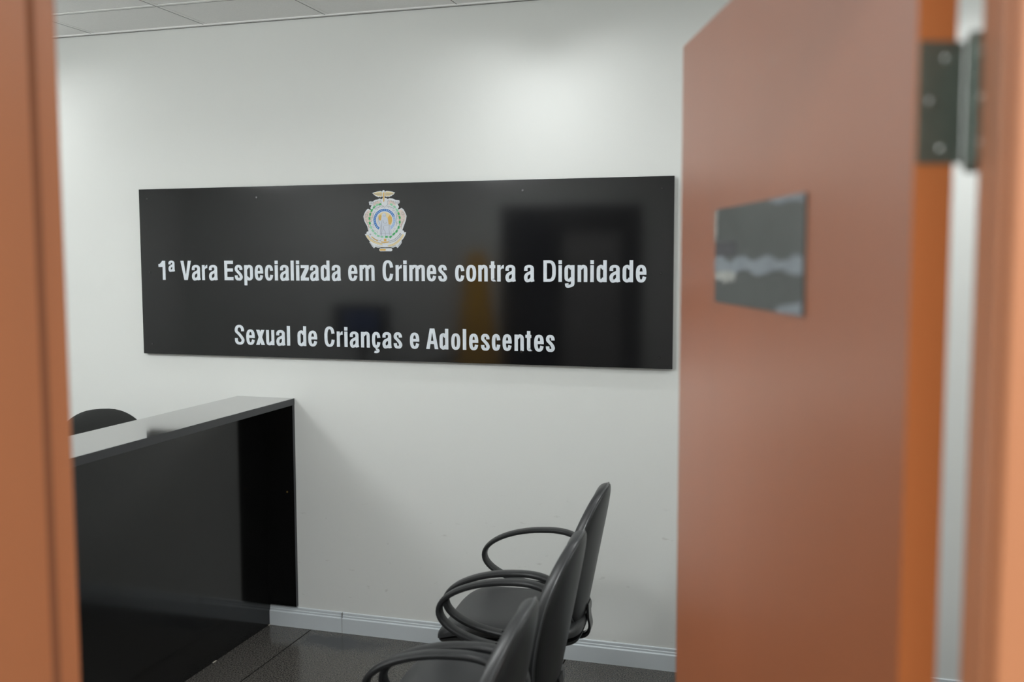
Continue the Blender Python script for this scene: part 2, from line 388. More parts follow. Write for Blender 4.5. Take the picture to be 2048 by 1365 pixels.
# lettering: condensed bold letters drawn with an oval pen
PV, PH = .0153, .0122        # stem and bar thickness
def catmull(pts, n=8, closed=False):
    P = [Vector(p) for p in pts]; out = []; N = len(P)
    rng = range(N) if closed else range(N-1)
    for i in rng:
        p0 = P[(i-1) % N] if closed or i > 0 else P[0]; p1 = P[i]; p2 = P[(i+1) % N]
        p3 = P[(i+2) % N] if closed or i+2 < N else P[-1]
        for k in range(n):
            t = k/n
            out.append(.5*((2*p1)+(-p0+p2)*t+(2*p0-5*p1+4*p2-p3)*t*t+(-p0+3*p1-3*p2+p3)*t*t*t))
    if not closed: out.append(P[-1])
    return out
def oval(cx, cy, rx, ry, a0, a1, n=26, e=2.5):
    out = []
    for k in range(n+1):
        a = math.radians(a0+(a1-a0)*k/n); c, s = math.cos(a), math.sin(a)
        out.append(Vector((cx+rx*math.copysign(abs(c)**(2/e), c), cy+ry*math.copysign(abs(s)**(2/e), s))))
    return out
class Flat:
    """flat shapes on the board, each with its own slight thickness"""
    def __init__(s, key, y0, y1): s.m = mb(key); s.y0 = y0; s.y1 = y1; s.k = 0
    def poly(s, pts, ox=0, oz=0):
        n = len(pts); s.k = (s.k+1) % 7; d = s.k*2.5e-5
        s.m.add([(ox+p[0], s.y0-d, oz+p[1]) for p in pts]+[(ox+p[0], s.y1, oz+p[1]) for p in pts],
                [tuple(range(n)), tuple(range(n, 2*n))]+[(i, (i+1) % n, (i+1) % n+n, i+n) for i in range(n)])
    def ribbon(s, pts, ox=0, oz=0, wv=PV, wh=PH, closed=False):
        P = [Vector(p) for p in pts]; q = [P[0]]
        for p in P[1:]:
            if (p-q[-1]).length > 1e-6: q.append(p)
        P = q
        if closed and (P[0]-P[-1]).length < 1e-6: P.pop()
        N = len(P); Lp, Rp = [], []; s.k = (s.k+1) % 7; d = s.k*2.5e-5
        for i in range(N):
            a = P[(i-1) % N] if closed or i > 0 else P[i]; b = P[(i+1) % N] if closed or i < N-1 else P[i]
            t = (b-a).normalized(); n = Vector((-t.y, t.x)); o = Vector((n.x*wv/2, n.y*wh/2))
            Lp.append(P[i]+o); Rp.append(P[i]-o)
        vs = [(ox+p.x, y, oz+p.y) for y in (s.y1, s.y0-d) for p in Lp+Rp]; fs = []
        for i in range(N if closed else N-1):
            j = (i+1) % N
            fs += [(i, j, N+j, N+i), (2*N+i, 3*N+i, 3*N+j, 2*N+j), (i, 2*N+i, 2*N+j, j), (N+i, N+j, 3*N+j, 3*N+i)]
        if not closed: fs += [(0, N, 3*N, 2*N), (N-1, 3*N-1, 4*N-1, 2*N-1)]
        s.m.add(vs, fs)
    def rect(s, x0, x1, z0, z1, ox=0, oz=0): s.poly([(x0, z0), (x1, z0), (x1, z1), (x0, z1)], ox, oz)

def glyph(F, ch, x, w, z, h, pv=PV, ph=PH):
    """one character: left x, width w, baseline z, cap height h"""
    X = .775*h; a = pv/2; b = ph/2; l, r = a, w-a; c = w/2
    R = lambda pts, closed=False: F.ribbon(pts, x, z, pv, ph, closed)
    B = lambda x0, x1, z0, z1: F.rect(x0, x1, z0, z1, x, z)
    Pg = lambda pts: F.poly(pts, x, z)
    V2 = lambda *p: [Vector(q) for q in p]
    ov = .012*h
    if ch == 'l': B(0, w, 0, h)
    elif ch == 'i': B(0, w, 0, X); B(0, w, .82*h, h)
    elif ch == '1':
        s = w-pv*1.0
        B(s, w, 0, h)
        Pg([(0, .68*h), (s+.001, .68*h), (s+.001, h), (s-.02*h, h)] + [(s-.02*h-(s-.02*h)*t, h-.175*h*(1-(1-t)**2.2)) for t in (.15, .3, .5, .75, 1)])
    elif ch == 'V':
        s = pv*1.12; Pg([(0, h), (s, h), (c, .24*h), (w-s, h), (w, h), (c+pv*.62, 0), (c-pv*.62, 0)])
    elif ch == 'A':
        s = pv*1.1; t = pv*.72; ya = .83*h
        Pg([(0, 0), (s, 0), (c, ya), (c, h), (c-t, h)]); Pg([(w, 0), (w-s, 0), (c, ya), (c, h), (c+t, h)])
        e1 = s+(c-s)*.25/.83; e2 = s+(c-s)*.40/.83
        Pg([(e1-.002, .25*h), (w-e1+.002, .25*h), (w-e2+.002, .40*h), (e2-.002, .40*h)])
    elif ch == 'E':
        B(0, pv, 0, h); B(pv, w, 0, ph*1.25); B(pv, w-.001, h-ph*1.25, h); B(pv, w-.002, .44*h, .44*h+ph*1.22)
    elif ch == 'D':
        B(0, pv, 0, h)
        R([Vector((pv*.9, h-b))]+oval(w*.42, h/2, r-w*.42, h/2-b, 90, -90, 30, 2.9)+[Vector((pv*.9, b))])
    elif ch == 'r':
        B(0, pv, 0, X)
        Pg([(pv*.8, .44*h), (pv*1.02, .55*h), (pv*1.25, .60*h), (w-.006, .615*h), (w, .615*h), (w, X+ov), (w-.005, X+.004*h), (pv*1.3, X-.045*h), (pv*1.0, X-.13*h), (pv*.8, X-.14*h)])
    elif ch in 'aª':
        if ch == 'ª':
            k = .56; hh = k*h*1.0; return glyph(F, 'a', x, w, z+h-.775*h*.72, h*.72, pv*.82, ph*.82)
        rr = w-a-.045*w
        R([Vector((l, .51*h)), Vector((l, .535*h))]+oval((l+rr)/2, .60*h, (rr-l)/2, X-b+ov-.60*h, 180, 0, 22, 2.3)+[Vector((rr, .3*h)), Vector((rr, .14*h)), Vector((rr+.03*w, .06*h)), Vector((w-a*.9, 0))])
        R(catmull([(rr-.0, .49*h), (rr-.2*w, .425*h), (l+.12*w, .35*h), (l+.0*w, .24*h), (l+.01*w, .13*h), (l+.1*w, .045*h), (c-.06*w, b-ov), (rr-.2*w, .075*h), (rr-.02*w, .17*h)], 7))
    elif ch == 'o': R(oval(c, X/2, r-c, X/2-b+ov, 0, 360, 48, 2.6), True)
    elif ch == 'e':
        R([Vector((r, .37*h)), Vector((r, X/2+.06*h))]+oval(c, X/2, r-c, X/2-b+ov, 20, 335, 44, 2.6)[1:]+[Vector((r, .255*h))])
        B(pv*.9, r+a, .345*h, .345*h+ph*1.05)
    elif ch in 'cç':
        R([Vector((r, .49*h))]+oval(c, X/2, r-c, X/2-b+ov, 25, 335, 42, 2.6)+[Vector((r, .28*h))])
        if ch == 'ç':
            F.ribbon(catmull([(c+.02*w, -.0*h), (c+.0*w, -.075*h)], 2), x, z, pv*.55, ph*.7)
            F.ribbon(catmull([(c-.02*w, -.075*h), (c+.16*w, -.09*h), (c+.26*w, -.14*h), (c+.16*w, -.20*h), (c-.04*w, -.215*h), (c-.22*w, -.20*h)], 6), x, z, pv*.75, ph*.8)
    elif ch == 'C':
        R([Vector((r, .655*h))]+oval(c, h/2, r-c, h/2-b+ov, 28, 332, 46, 2.6)+[Vector((r, .35*h))])
    elif ch in 'sS':
        t = (X if ch == 's' else h); k = .03*w
        p = [(r-k, .68*t), (r-k*1.5, .80*t), (r-.16*w, .905*t), (c, t-b+ov), (l+.14*w, .91*t), (l+k, .80*t), (l+k*1.6, .67*t), (c-.08*w, .555*t), (c+.14*w, .42*t), (r-k, .28*t), (r-k*.6, .17*t), (r-.14*w, .075*t), (c, b-ov), (l+.14*w, .085*t), (l+k, .19*t), (l+k*.6, .32*t)]
        R(catmull(p, 6))
    elif ch == 'p':
        B(0, pv, -.26*h, X)
        R(catmull([(pv*.8, .60*h), (pv*1.3, .70*h), (c+.10*w, X-b+ov), (r-.05*w, .665*h), (r, .55*h), (r, .40*h), (r, .22*h), (r-.05*w, .11*h), (c+.10*w, b-ov), (pv*1.3, .075*h), (pv*.8, .17*h)], 7))
    elif ch == 'd':
        B(w-pv, w, 0, h)
        R(catmull([(w-pv*.8, .60*h), (w-pv*1.3, .70*h), (c-.10*w, X-b+ov), (l+.05*w, .665*h), (l, .55*h), (l, .40*h), (l, .22*h), (l+.05*w, .11*h), (c-.10*w, b-ov), (w-pv*1.3, .075*h), (w-pv*.8, .17*h)], 7))
    elif ch == 'g':
        R([Vector((r, X)), Vector((r, .3*h)), Vector((r, -.02*h))]+catmull([(r, -.04*h), (r-.05*w, -.14*h), (c, -.26*h+b), (l+.10*w, -.195*h), (l+.05*w, -.07*h)], 7))
        R(catmull([(w-pv*.8, .60*h), (w-pv*1.3, .70*h), (c-.10*w, X-b+ov), (l+.05*w, .665*h), (l, .55*h), (l, .40*h), (l, .24*h), (l+.05*w, .12*h), (c-.10*w, b+.01*h), (w-pv*1.3, .085*h), (w-pv*.8, .18*h)], 7))
    elif ch == 'n':
        B(0, pv, 0, X)
        R(catmull([(pv*.8, .60*h), (pv*1.25, .695*h), (c+.12*w, X-b+ov), (r-.045*w, .67*h), (r, .56*h)], 7)+[Vector((r, .3*h)), Vector((r, 0))])
    elif ch == 'u':
        B(w-pv, w, 0, X)
        R([Vector((l, X)), Vector((l, .4*h))]+catmull([(l, .22*h), (l+.045*w, .10*h), (c-.12*w, b-ov), (w-pv*1.25, .08*h), (w-pv*.8, .175*h)], 7))
    elif ch == 'm':
        B(0, pv, 0, X); q = (w-pv)/2
        for s in (0, q):
            R(catmull([(s+a+.18*q, .60*h), (s+a+.33*q, .695*h), (s+a+.62*q, X-b+ov), (s+a+.93*q, .69*h), (s+q+a, .58*h)], 7)+[Vector((s+q+a, .3*h)), Vector((s+q+a, 0))])
    elif ch == 't':
        s = .26*w
        R([Vector((s+a, .955*h)), Vector((s+a, .3*h)), Vector((s+a, .17*h))]+catmull([(s+a, .14*h), (s+a+.06*w, .075*h), (w-.06*w, .07*h), (w, .075*h)], 6))
        B(0, w, X-ph*1.12, X)
    elif ch == 'z':
        B(0, w, X-ph*1.15, X); B(0, w, 0, ph*1.15)
        Pg([(0, ph*.9), (0, ph*1.5), (w-pv*1.25, X-ph*1.1), (w, X-ph*1.1), (w, X-ph*1.5), (pv*1.25, ph*.9)])
    elif ch == 'x':
        s = pv*1.2; Pg([(0, 0), (s, 0), (w-.02*w, X), (w-s-.02*w, X)]); Pg([(w, 0), (w-s, 0), (.02*w, X), (s+.02*w, X)])

LINE1 = [('1',-3.0136,-2.9736),('ª',-2.9575,-2.9208),('V',-2.891,-2.8311),('a',-2.8287,-2.7802),('r',-2.7736,-2.7423),('a',-2.7354,-2.6868),('E',-2.6522,-2.6025),('s',-2.5973,-2.5527),('p',-2.5462,-2.4984),('e',-2.4907,-2.4448),('c',-2.4368,-2.3929),('i',-2.3859,-2.3675),('a',-2.358,-2.3103),('l',-2.3034,-2.2855),('i',-2.2758,-2.2573),('z',-2.2517,-2.2091),('a',-2.2044,-2.158),('d',-2.15,-2.1039),('a',-2.0947,-2.0474),('e',-2.0128,-1.9657),('m',-1.9567,-1.8813),('C',-1.8441,-1.7909),('r',-1.7812,-1.7498),('i',-1.744,-1.7259),('m',-1.7154,-1.64),('e',-1.6322,-1.5862),('s',-1.5791,-1.5354),('c',-1.4999,-1.4553),('o',-1.4485,-1.4014),('n',-1.3931,-1.3485),('t',-1.3424,-1.3139),('r',-1.307,-1.2753),('a',-1.2696,-1.2222),('a',-1.1863,-1.1392),('D',-1.1011,-1.0449),('i',-1.0351,-1.0184),('g',-1.0091,-0.9636),('n',-0.9523,-0.9085),('i',-0.8978,-0.8809),('d',-0.8705,-0.8259),('a',-0.8161,-0.7692),('d',-0.761,-0.7151),('e',-0.7054,-0.6598)]
LINE2 = [('S',-2.6056,-2.5516),('e',-2.5435,-2.4965),('x',-2.4916,-2.4439),('u',-2.4385,-2.3936),('a',-2.3847,-2.3369),('l',-2.3293,-2.3115),('d',-2.2747,-2.2283),('e',-2.2198,-2.1725),('C',-2.1374,-2.0841),('r',-2.0749,-2.0437),('i',-2.037,-2.0193),('a',-2.0095,-1.9627),('n',-1.9543,-1.9091),('ç',-1.9001,-1.8573),('a',-1.8486,-1.8023),('s',-1.7949,-1.7509),('e',-1.7157,-1.6695),('A',-1.6384,-1.5792),('d',-1.5749,-1.5318),('o',-1.5201,-1.4763),('l',-1.4661,-1.4485),('e',-1.4368,-1.3931),('s',-1.3827,-1.34),('c',-1.3322,-1.2922),('e',-1.2838,-1.2408),('n',-1.2298,-1.1862),('t',-1.1808,-1.1527),('e',-1.1419,-1.0977),('s',-1.0905,-1.0483)]
for line, zb in ((LINE1, 1.648), (LINE2, 1.3465)):
    words = []; prev = None
    for k, (ch, xa, xb) in enumerate(line):
        if prev is None or xa-prev > .022: words.append(Flat('vinyl', SY-.0009, SY+.0002))
        prev = xb; F = words[-1]
        zz = zb + (.004*(k/len(line))**2 if line is LINE2 else 0)
        glyph(F, ch, xa+.0009, xb-xa-.0018, zz, .0912)
    for F in words: W(F.m.build('lettering', sign))

# the crest
def ec(r, g, b, n, rough=.5): M[n] = mat(n, rgb(r, g, b), rough); return n
ec(216, 220, 224, 'crest_silver'); ec(222, 205, 160, 'crest_pale_gold'); ec(214, 172, 84, 'crest_gold'); ec(46, 168, 92, 'crest_green')
ec(140, 205, 168, 'crest_pale_green'); ec(44, 118, 190, 'crest_blue'); ec(150, 182, 222, 'crest_pale_blue'); ec(216, 200, 192, 'crest_pink'); ec(120, 124, 130, 'crest_line'); ec(200, 208, 220, 'crest_figure')
def E2(x, y): return (-1.8295+(x-765)*2.826e-4, 1.9148-(y-700)*2.586e-4)
def layer(k): return SY-.0006-.0005*k, SY+.0002-.0005*(k-1) if k else SY+.0002
def crest(name, key, k, polys=(), lines=(), parent=None, lw=6, closed=False):
    y0, y1 = layer(k); F = Flat(key, y0, y1)
    for p in polys: F.poly([E2(*q) for q in p])
    for l in lines: F.ribbon([E2(*q) for q in l], 0, 0, lw*2.7e-4, lw*2.7e-4, closed)
    o = F.m.build(name, parent or sign)
    return W(o)
def circ(cx, cy, rx, ry, a0=0, a1=360, n=40): return [(cx+rx*math.cos(math.radians(a0+(a1-a0)*k/n)), cy-ry*math.sin(math.radians(a0+(a1-a0)*k/n))) for k in range(n + (0 if a1-a0 == 360 else 1))]
def mir(p, c=765): return [(2*c-x, y) for x, y in p][::-1]
wingL = [(558,222),(600,206),(655,196),(702,190),(728,202),(742,230),(744,292),(722,284),(700,298),(680,288),(660,297),(642,284),(620,280),(605,262),(588,258),(575,240)]
em = crest('emblem', 'crest_silver', 0, [
    [(495,372),(520,362),(560,368),(605,338),(650,332),(680,318),(716,330),(735,312),(765,305),(795,312),(820,330),(845,316),(900,322),(950,345),(1015,355),(1022,378),(1016,402),(985,420),(1008,465),(992,500),(530,500),(522,470),(545,430),(505,425)],
    [(480,486),(522,512),(560,470),(970,470),(1000,512),(1050,485),(1082,505),(1112,560),(1135,622),(1122,700),(1088,790),(1058,872),(482,872),(462,790),(415,700),(398,622),(420,560),(450,512)],
    [(418,922),(442,922),(455,882),(500,868),(1058,865),(1085,872),(1095,900),(1124,892),(1112,945),(1080,1000),(1040,1050),(985,1095),(890,1130),(765,1150),(640,1135),(560,1095),(500,1045),(455,990)],
    [(495,1062),(520,1050),(1030,1048),(1052,1052),(1042,1090),(978,1168),(950,1140),(900,1162),(850,1150),(700,1152),(640,1162),(600,1145),(572,1168),(540,1130)],
    circ(690,1195,26,27,90,270,12)+circ(862,1195,26,27,-90,90,12),
    circ(750,200,22,24), [(738,220),(766,220),(770,320),(735,320)], wingL, mir(wingL, 752)])
tag(em, label='silver, gold and green coat of arms')
feather = [[(575+k*22, 232+k*9), (640+k*14, 235+k*7), (728, 226+k*14)] for k in range(4)]
for q_ in ([(572,228),(640,206),(700,202),(722,214),(728,270),(690,282),(640,270),(600,250)], mir([(572,228),(640,206),(700,202),(722,214),(728,270),(690,282),(640,270),(600,250)], 752)): crest('wing', 'crest_pale_gold', 1, [q_], parent=em)
crest('feather_lines', 'crest_line', 2, lines=feather+[mir(f, 752) for f in feather], parent=em, lw=2.2)
crest('staff', 'crest_gold', 2, [[(742,215),(764,215),(762,360),(752,380),(744,360)]], parent=em)
for q_ in ([(600,372),(660,352),(690,375),(700,420),(640,432),(560,440)], mir([(600,372),(660,352),(690,375),(700,420),(640,432),(560,440)], 762)): crest('crown_scroll', 'crest_pink', 1, [q_], parent=em)
crest('scroll_lines', 'crest_line', 2, lines=[[(505,385),(560,395),(610,380),(650,360)], [(510,402),(570,412),(630,400)], [(700,350),(712,380),(705,420),(740,450),(765,470)], [(1012,378),(960,388),(915,375),(870,355)], [(1008,398),(950,405),(895,395)], [(830,345),(815,380),(822,420),(790,450)]], parent=em, lw=3)
for q_ in ([(486,508),(540,540),(560,600),(520,760),(486,850),(475,780),(428,700),(412,622),(435,560)], mir([(486,508),(540,540),(560,600),(520,760),(486,850),(475,780),(428,700),(412,622),(435,560)], 766)): crest('banner', 'crest_pink', 1, [q_], parent=em)
for q_ in ([circ(452,600,22,24)+[(474,600)], [(440,690),(470,730),(490,800)], [(575,560),(560,640),(580,720),(565,780)], [(600,500),(640,470),(700,450)]],
           [circ(1075,585,22,24)+[(1097,585)], [(1090,690),(1062,740),(1040,810)], [(955,540),(975,620),(958,700),(972,770)], [(925,500),(885,470),(830,450)]]):
    crest('banner_lines', 'crest_line', 2, lines=q_, parent=em, lw=3)
# wreath of leaves
y0, y1 = layer(2)
def leaf(F, cx, cy, ang, L, wd):
    a = math.radians(ang); d = (math.cos(a), -math.sin(a)); n = (d[1], -d[0])
    prof = [(-1, 0), (-.5, .8), (.1, 1), (.6, .6), (1, 0), (.6, -.6), (.1, -1), (-.5, -.8)]
    F.poly([E2(cx+d[0]*p*L/2+n[0]*q*wd/2, cy+d[1]*p*L/2+n[1]*q*wd/2) for p, q in prof])
pathL = [(690,415,0),(640,425,1),(588,462,0),(543,520,0),(518,585,0),(505,655,0),(508,735,0),(528,810,1),(560,868,1),(600,915,1),(650,955,1),(715,972,1),(790,975,0),(860,975,0),(918,925,0),(965,880,0),(1000,815,0),(1020,725,0),(1020,645,0),(1003,580,0),(975,520,1),(935,465,1),(880,422,1)]
for i0, i1 in ((0, 12), (12, 23)):
    F = Flat('crest_green', y0, y1)
    for i in range(i0, i1):
        x, y, pale = pathL[i]
        q = pathL[(i+1) % len(pathL)]; ang = math.degrees(math.atan2(-(q[1]-y), q[0]-x)) if i < len(pathL)-1 else 150
        F.m.use('crest_pale_green' if pale else 'crest_green')
        leaf(F, x, y, ang+34, 60, 25); leaf(F, x, y, ang-34, 60, 25); F.poly([E2(*p_) for p_ in ((x-3, y-3), (q[0]-3, q[1]-3), (q[0]+3, q[1]+3), (x+3, y+3))]) if i < i1-1 else None
    F.m.build('wreath_branch', em)
# star ring and figure
def ringpoly(cx, cy, ro, ri, a0, a1, n=50): return circ(cx, cy, ro, ro*1.04, a0, a1, n)+circ(cx, cy, ri, ri*1.04, a0, a1, n)[::-1]
crest('ring_field', 'crest_silver', 2, [circ(762,690,200,212)], parent=em)
crest('star_ring', 'crest_blue', 3, [ringpoly(762,688,187,148,20,236)], parent=em)
crest('star_ring', 'crest_pale_blue', 3, [ringpoly(762,688,187,148,-56,19.5)], parent=em)
crest('golden_sky', 'crest_pale_gold', 3, [circ(762,690,132,138)], parent=em)
for q_ in ([(822,640),(858,598),(888,640),(892,700),(870,755),(835,762)], [(655,640),(690,590),(712,620),(700,690),(672,690)]): crest('golden_sky', 'crest_gold', 4, [q_], parent=em)
stars = []
for k in range(27):
    a = math.radians(-50+k*10.6); cx, cy = 762+167.5*math.cos(a), 688-174*math.sin(a)
    stars.append([(cx+(9 if q % 2 == 0 else 4.5)*math.cos(q*PI/5+PI/2), cy-(9 if q % 2 == 0 else 4.5)*math.sin(q*PI/5+PI/2)) for q in range(10)])
crest('stars', 'crest_silver', 4, stars, parent=em)
crest('figure', 'crest_figure', 5, [[(648,612),(662,640),(672,690),(702,694),(712,650),(722,600),(735,572),(760,562),(785,580),(792,630),(820,668),(832,760),(862,772),(868,850),(888,955),(678,960),(680,880),(690,820),(655,760),(636,690)]], parent=em)
crest('figure_lines', 'crest_line', 6, lines=[[(722,690),(715,780),(720,860),(712,950)], [(750,790),(752,850),(775,880),(780,945)], [(700,770),(695,860),(700,940)], [(740,690),(752,740),(790,745),(800,720)], [(845,780),(840,850),(850,940)], [(690,915),(880,915)], [(665,640),(660,700),(690,760)], [(735,610),(760,622),(785,612)], [(755,775),(855,772)]], parent=em, lw=3)
# fine engraved lines between the ring, the wreath and the banners
rnd = random.Random(11); eng = []
for k in range(34):
    a = math.radians(-60+300*k/33); rr_ = 222+12*(k % 2)
    p0 = (762+rr_*math.cos(a), 692-rr_*1.08*math.sin(a)); a2 = a+.07*(1 if k % 3 else -1)
    eng.append([p0, (762+(rr_-16)*math.cos(a2), 692-(rr_-16)*1.08*math.sin(a2))])
crest('engraved_lines', 'crest_line', 2, lines=eng, parent=em, lw=2.6)
for sx in (-1, 1):
    e2 = []; e3 = []; e4 = []
    for k in range(7): y = 545+k*42; x0 = 765+sx*(345-abs(k-2.2)*17); e2.append([(x0, y), (x0-sx*16, y+13), (x0-sx*30, y+6)])
    for k in range(5): x0 = 765+sx*(70+k*38); y = 340+k*9; e3.append([(x0, y), (x0+sx*10, y+16), (x0+sx*3, y+30)])
    for k in range(8): a = math.radians(-38-k*6.2); cx_, cy_ = 765+sx*390*math.cos(a)*.86, 760-395*math.sin(a)*.92; e4.append([(cx_, cy_), (cx_+sx*9*math.cos(a), cy_-14*math.sin(a))])
    for q_ in (e2, e3, e4): crest('engraved_lines', 'crest_line', 2, lines=q_, parent=em, lw=2.6)
# lower ribbons
arcG = [(452,945),(500,1010),(560,1052),(640,1082),(720,1098)]
crest('ribbon', 'crest_pale_gold', 1, lines=[arcG, [(820,1128),(900,1112),(980,1060),(1040,1000),(1080,935)]], parent=em, lw=34)
crest('ribbon', 'crest_gold', 2, lines=[[(535,968),(580,1008),(640,1040)], [(700,1060),(760,1068),(830,1060)]], parent=em, lw=16)
crest('buckle', 'crest_gold', 3, [[(750,1005),(788,1005),(788,1048),(750,1048)]], parent=em)
crest('gold_bar', 'crest_gold', 3, [circ(690,1195,16,15,90,270,12)+[(775,1210),(775,1180)]], parent=em)
crest('ribbon_lines', 'crest_line', 3, lines=[[(470,935),(520,995),(590,1045),(700,1085),(765,1090)], [(830,1050),(920,1020),(980,975),(1030,915)], [(840,1075),(930,1045),(1000,990),(1050,930)], [(700,1010),(690,1040)], [(830,1010),(835,1040)], [(600,1125),(700,1150),(765,1155),(860,1150),(950,1120)], [(560,985),(620,1020),(700,1045)], [(510,1072),(570,1140)], [(1035,1070),(985,1140)], circ(515,928,10,10)+[(525,928)], circ(1025,925,10,10)+[(1035,925)]], parent=em, lw=3)
for x, z in ((-3.0658,2.0353),(-3.062,1.6841),(-3.0607,1.3383),(-2.472,2.0309),(-1.1914,2.0355),(-.6003,2.0309),(-.6016,1.6851),(-.6054,1.3365),(-1.1977,1.3465)):
    W(mb('metal_black').cyl((x, SY+.001, z), (x, SY-.0018, z), .0062, 16, .0048).build('screw', sign, smooth=True))

# ------------------------------------------------------------------ reception counter
CZ = 1.098
counter = empty('reception_counter', (-2.46, -1.15, 0), label='black reception counter with narrow raised top standing against the white wall', cat='counter')
off = Matrix.Translation((2.46, 1.15, 0))
def Cn(o): o.matrix_parent_inverse = off; return o
YE = -2.35
Cn(mb('top').box(-2.612, -2.3105, YE, -.001, CZ-.031, CZ, .0012).build('countertop', counter))
Cn(mb('edge_strip').box(-2.3107, -2.3097, YE, -.0008, CZ-.0305, CZ-.0005).build('edge_band', counter))
Cn(mb('panel').box(-2.4765, -2.4585, YE+.02, -.001, 0, CZ-.031, .0008).build('front_panel', counter))
ep = Cn(mb('panel').box(-2.4585, -2.3115, -.019, -.0002, .104, CZ-.031, .0006).build('end_panel', counter))
Cn(mb('edge_strip').box(-2.3117, -2.3108, -.0188, -.0004, .1045, CZ-.0312).build('edge_band', counter))
Cn(mb('brass').cyl((-2.347, -.0188, .655), (-2.347, -.0205, .655), .0045, 16).build('screw_cap', counter, smooth=True))
Cn(mb('chip').box(-2.4583, -2.4545, -.028, -.016, 0, .003).build('sealant', counter)); Cn(mb('chip').box(-2.4583, -2.4545, -.49, -.465, 0, .003).build('sealant', counter))
Cn(mb('desk').box(-2.70, -2.4765, YE+.02, -.016, .715, .74, .002).build('worktop', counter))
Cn(mb('panel').box(-2.69, -2.4765, YE+.02, YE+.04, 0, .715).build('side_panel', counter))
# small desk with a monitor by the front wall, seen only mirrored in the sign
dk = empty('office_desk', (-3.35, -2.90, 0), label='grey office desk by the wall opposite the sign', cat='desk')
mb('desk').box(-.45, .45, -.30, .30, .715, .74, .003).build('desktop', dk)
for sx in (-1, 1): mb('desk').box(sx*.43-.012, sx*.43+.012, -.28, .28, 0, .715).build('side_panel', dk)
mon = empty('computer_monitor', (-3.34, -2.95, .74), 0, label='dark monitor with a dim blue screen, mirrored low in the middle of the sign', cat='monitor')
mb('plastic').box(-.10, .10, -.08, .08, 0, .012, .003).build('foot', mon)
mb('plastic').box(-.025, .025, -.035, -.02, .012, .45).build('stand', mon)
mb('plastic').box(-.24, .24, -.02, .02, .34, .66, .004).build('casing', mon)
mb('screen').box(-.15, .15, .0195, .0215, .44, .62).build('screen', mon)

# ------------------------------------------------------------------ chairs
def pad(m, fn, n_r=9, n_t=48, edge=.5):
    """closed cushion: fn(r, theta, side) -> point; side +1 front, -1 back"""
    vs = []; fs = []
    for side in (1, -1):
        vs.append(fn(0, 0, side))
        for i in range(1, n_r+1):
            for k in range(n_t): vs.append(fn(1-(1-i/n_r)**1.9, 2*PI*k/n_t, side))
    base = 1+n_r*n_t
    for s in (0, base):
        for k in range(n_t): fs.append((s, s+1+k, s+1+(k+1) % n_t))
        for i in range(1, n_r):
            for k in range(n_t):
                a = s+1+(i-1)*n_t; b = s+1+i*n_t
                fs.append((a+k, b+k, b+(k+1) % n_t, a+(k+1) % n_t))
    a = 1+(n_r-1)*n_t; b = base+a
    for k in range(n_t): fs.append((a+k, b+k, b+(k+1) % n_t, a+(k+1) % n_t))
    return m.add(vs, fs)
def sup(th, e): c, s = math.cos(th), math.sin(th); return math.copysign(abs(c)**(2/e), c), math.copysign(abs(s)**(2/e), s)
BCZ, BHH, BHW = .684, .251, .212
def back_sheet(u, v):
    """x of the backrest mid-sheet; u across, v up (-1..1)"""
    return .150 + .048*(v+1) - .050*(u/.22)**2
def btap(v): return 1 - .19*max(0, v)**2.2 - .16*max(0, -v)**2.5
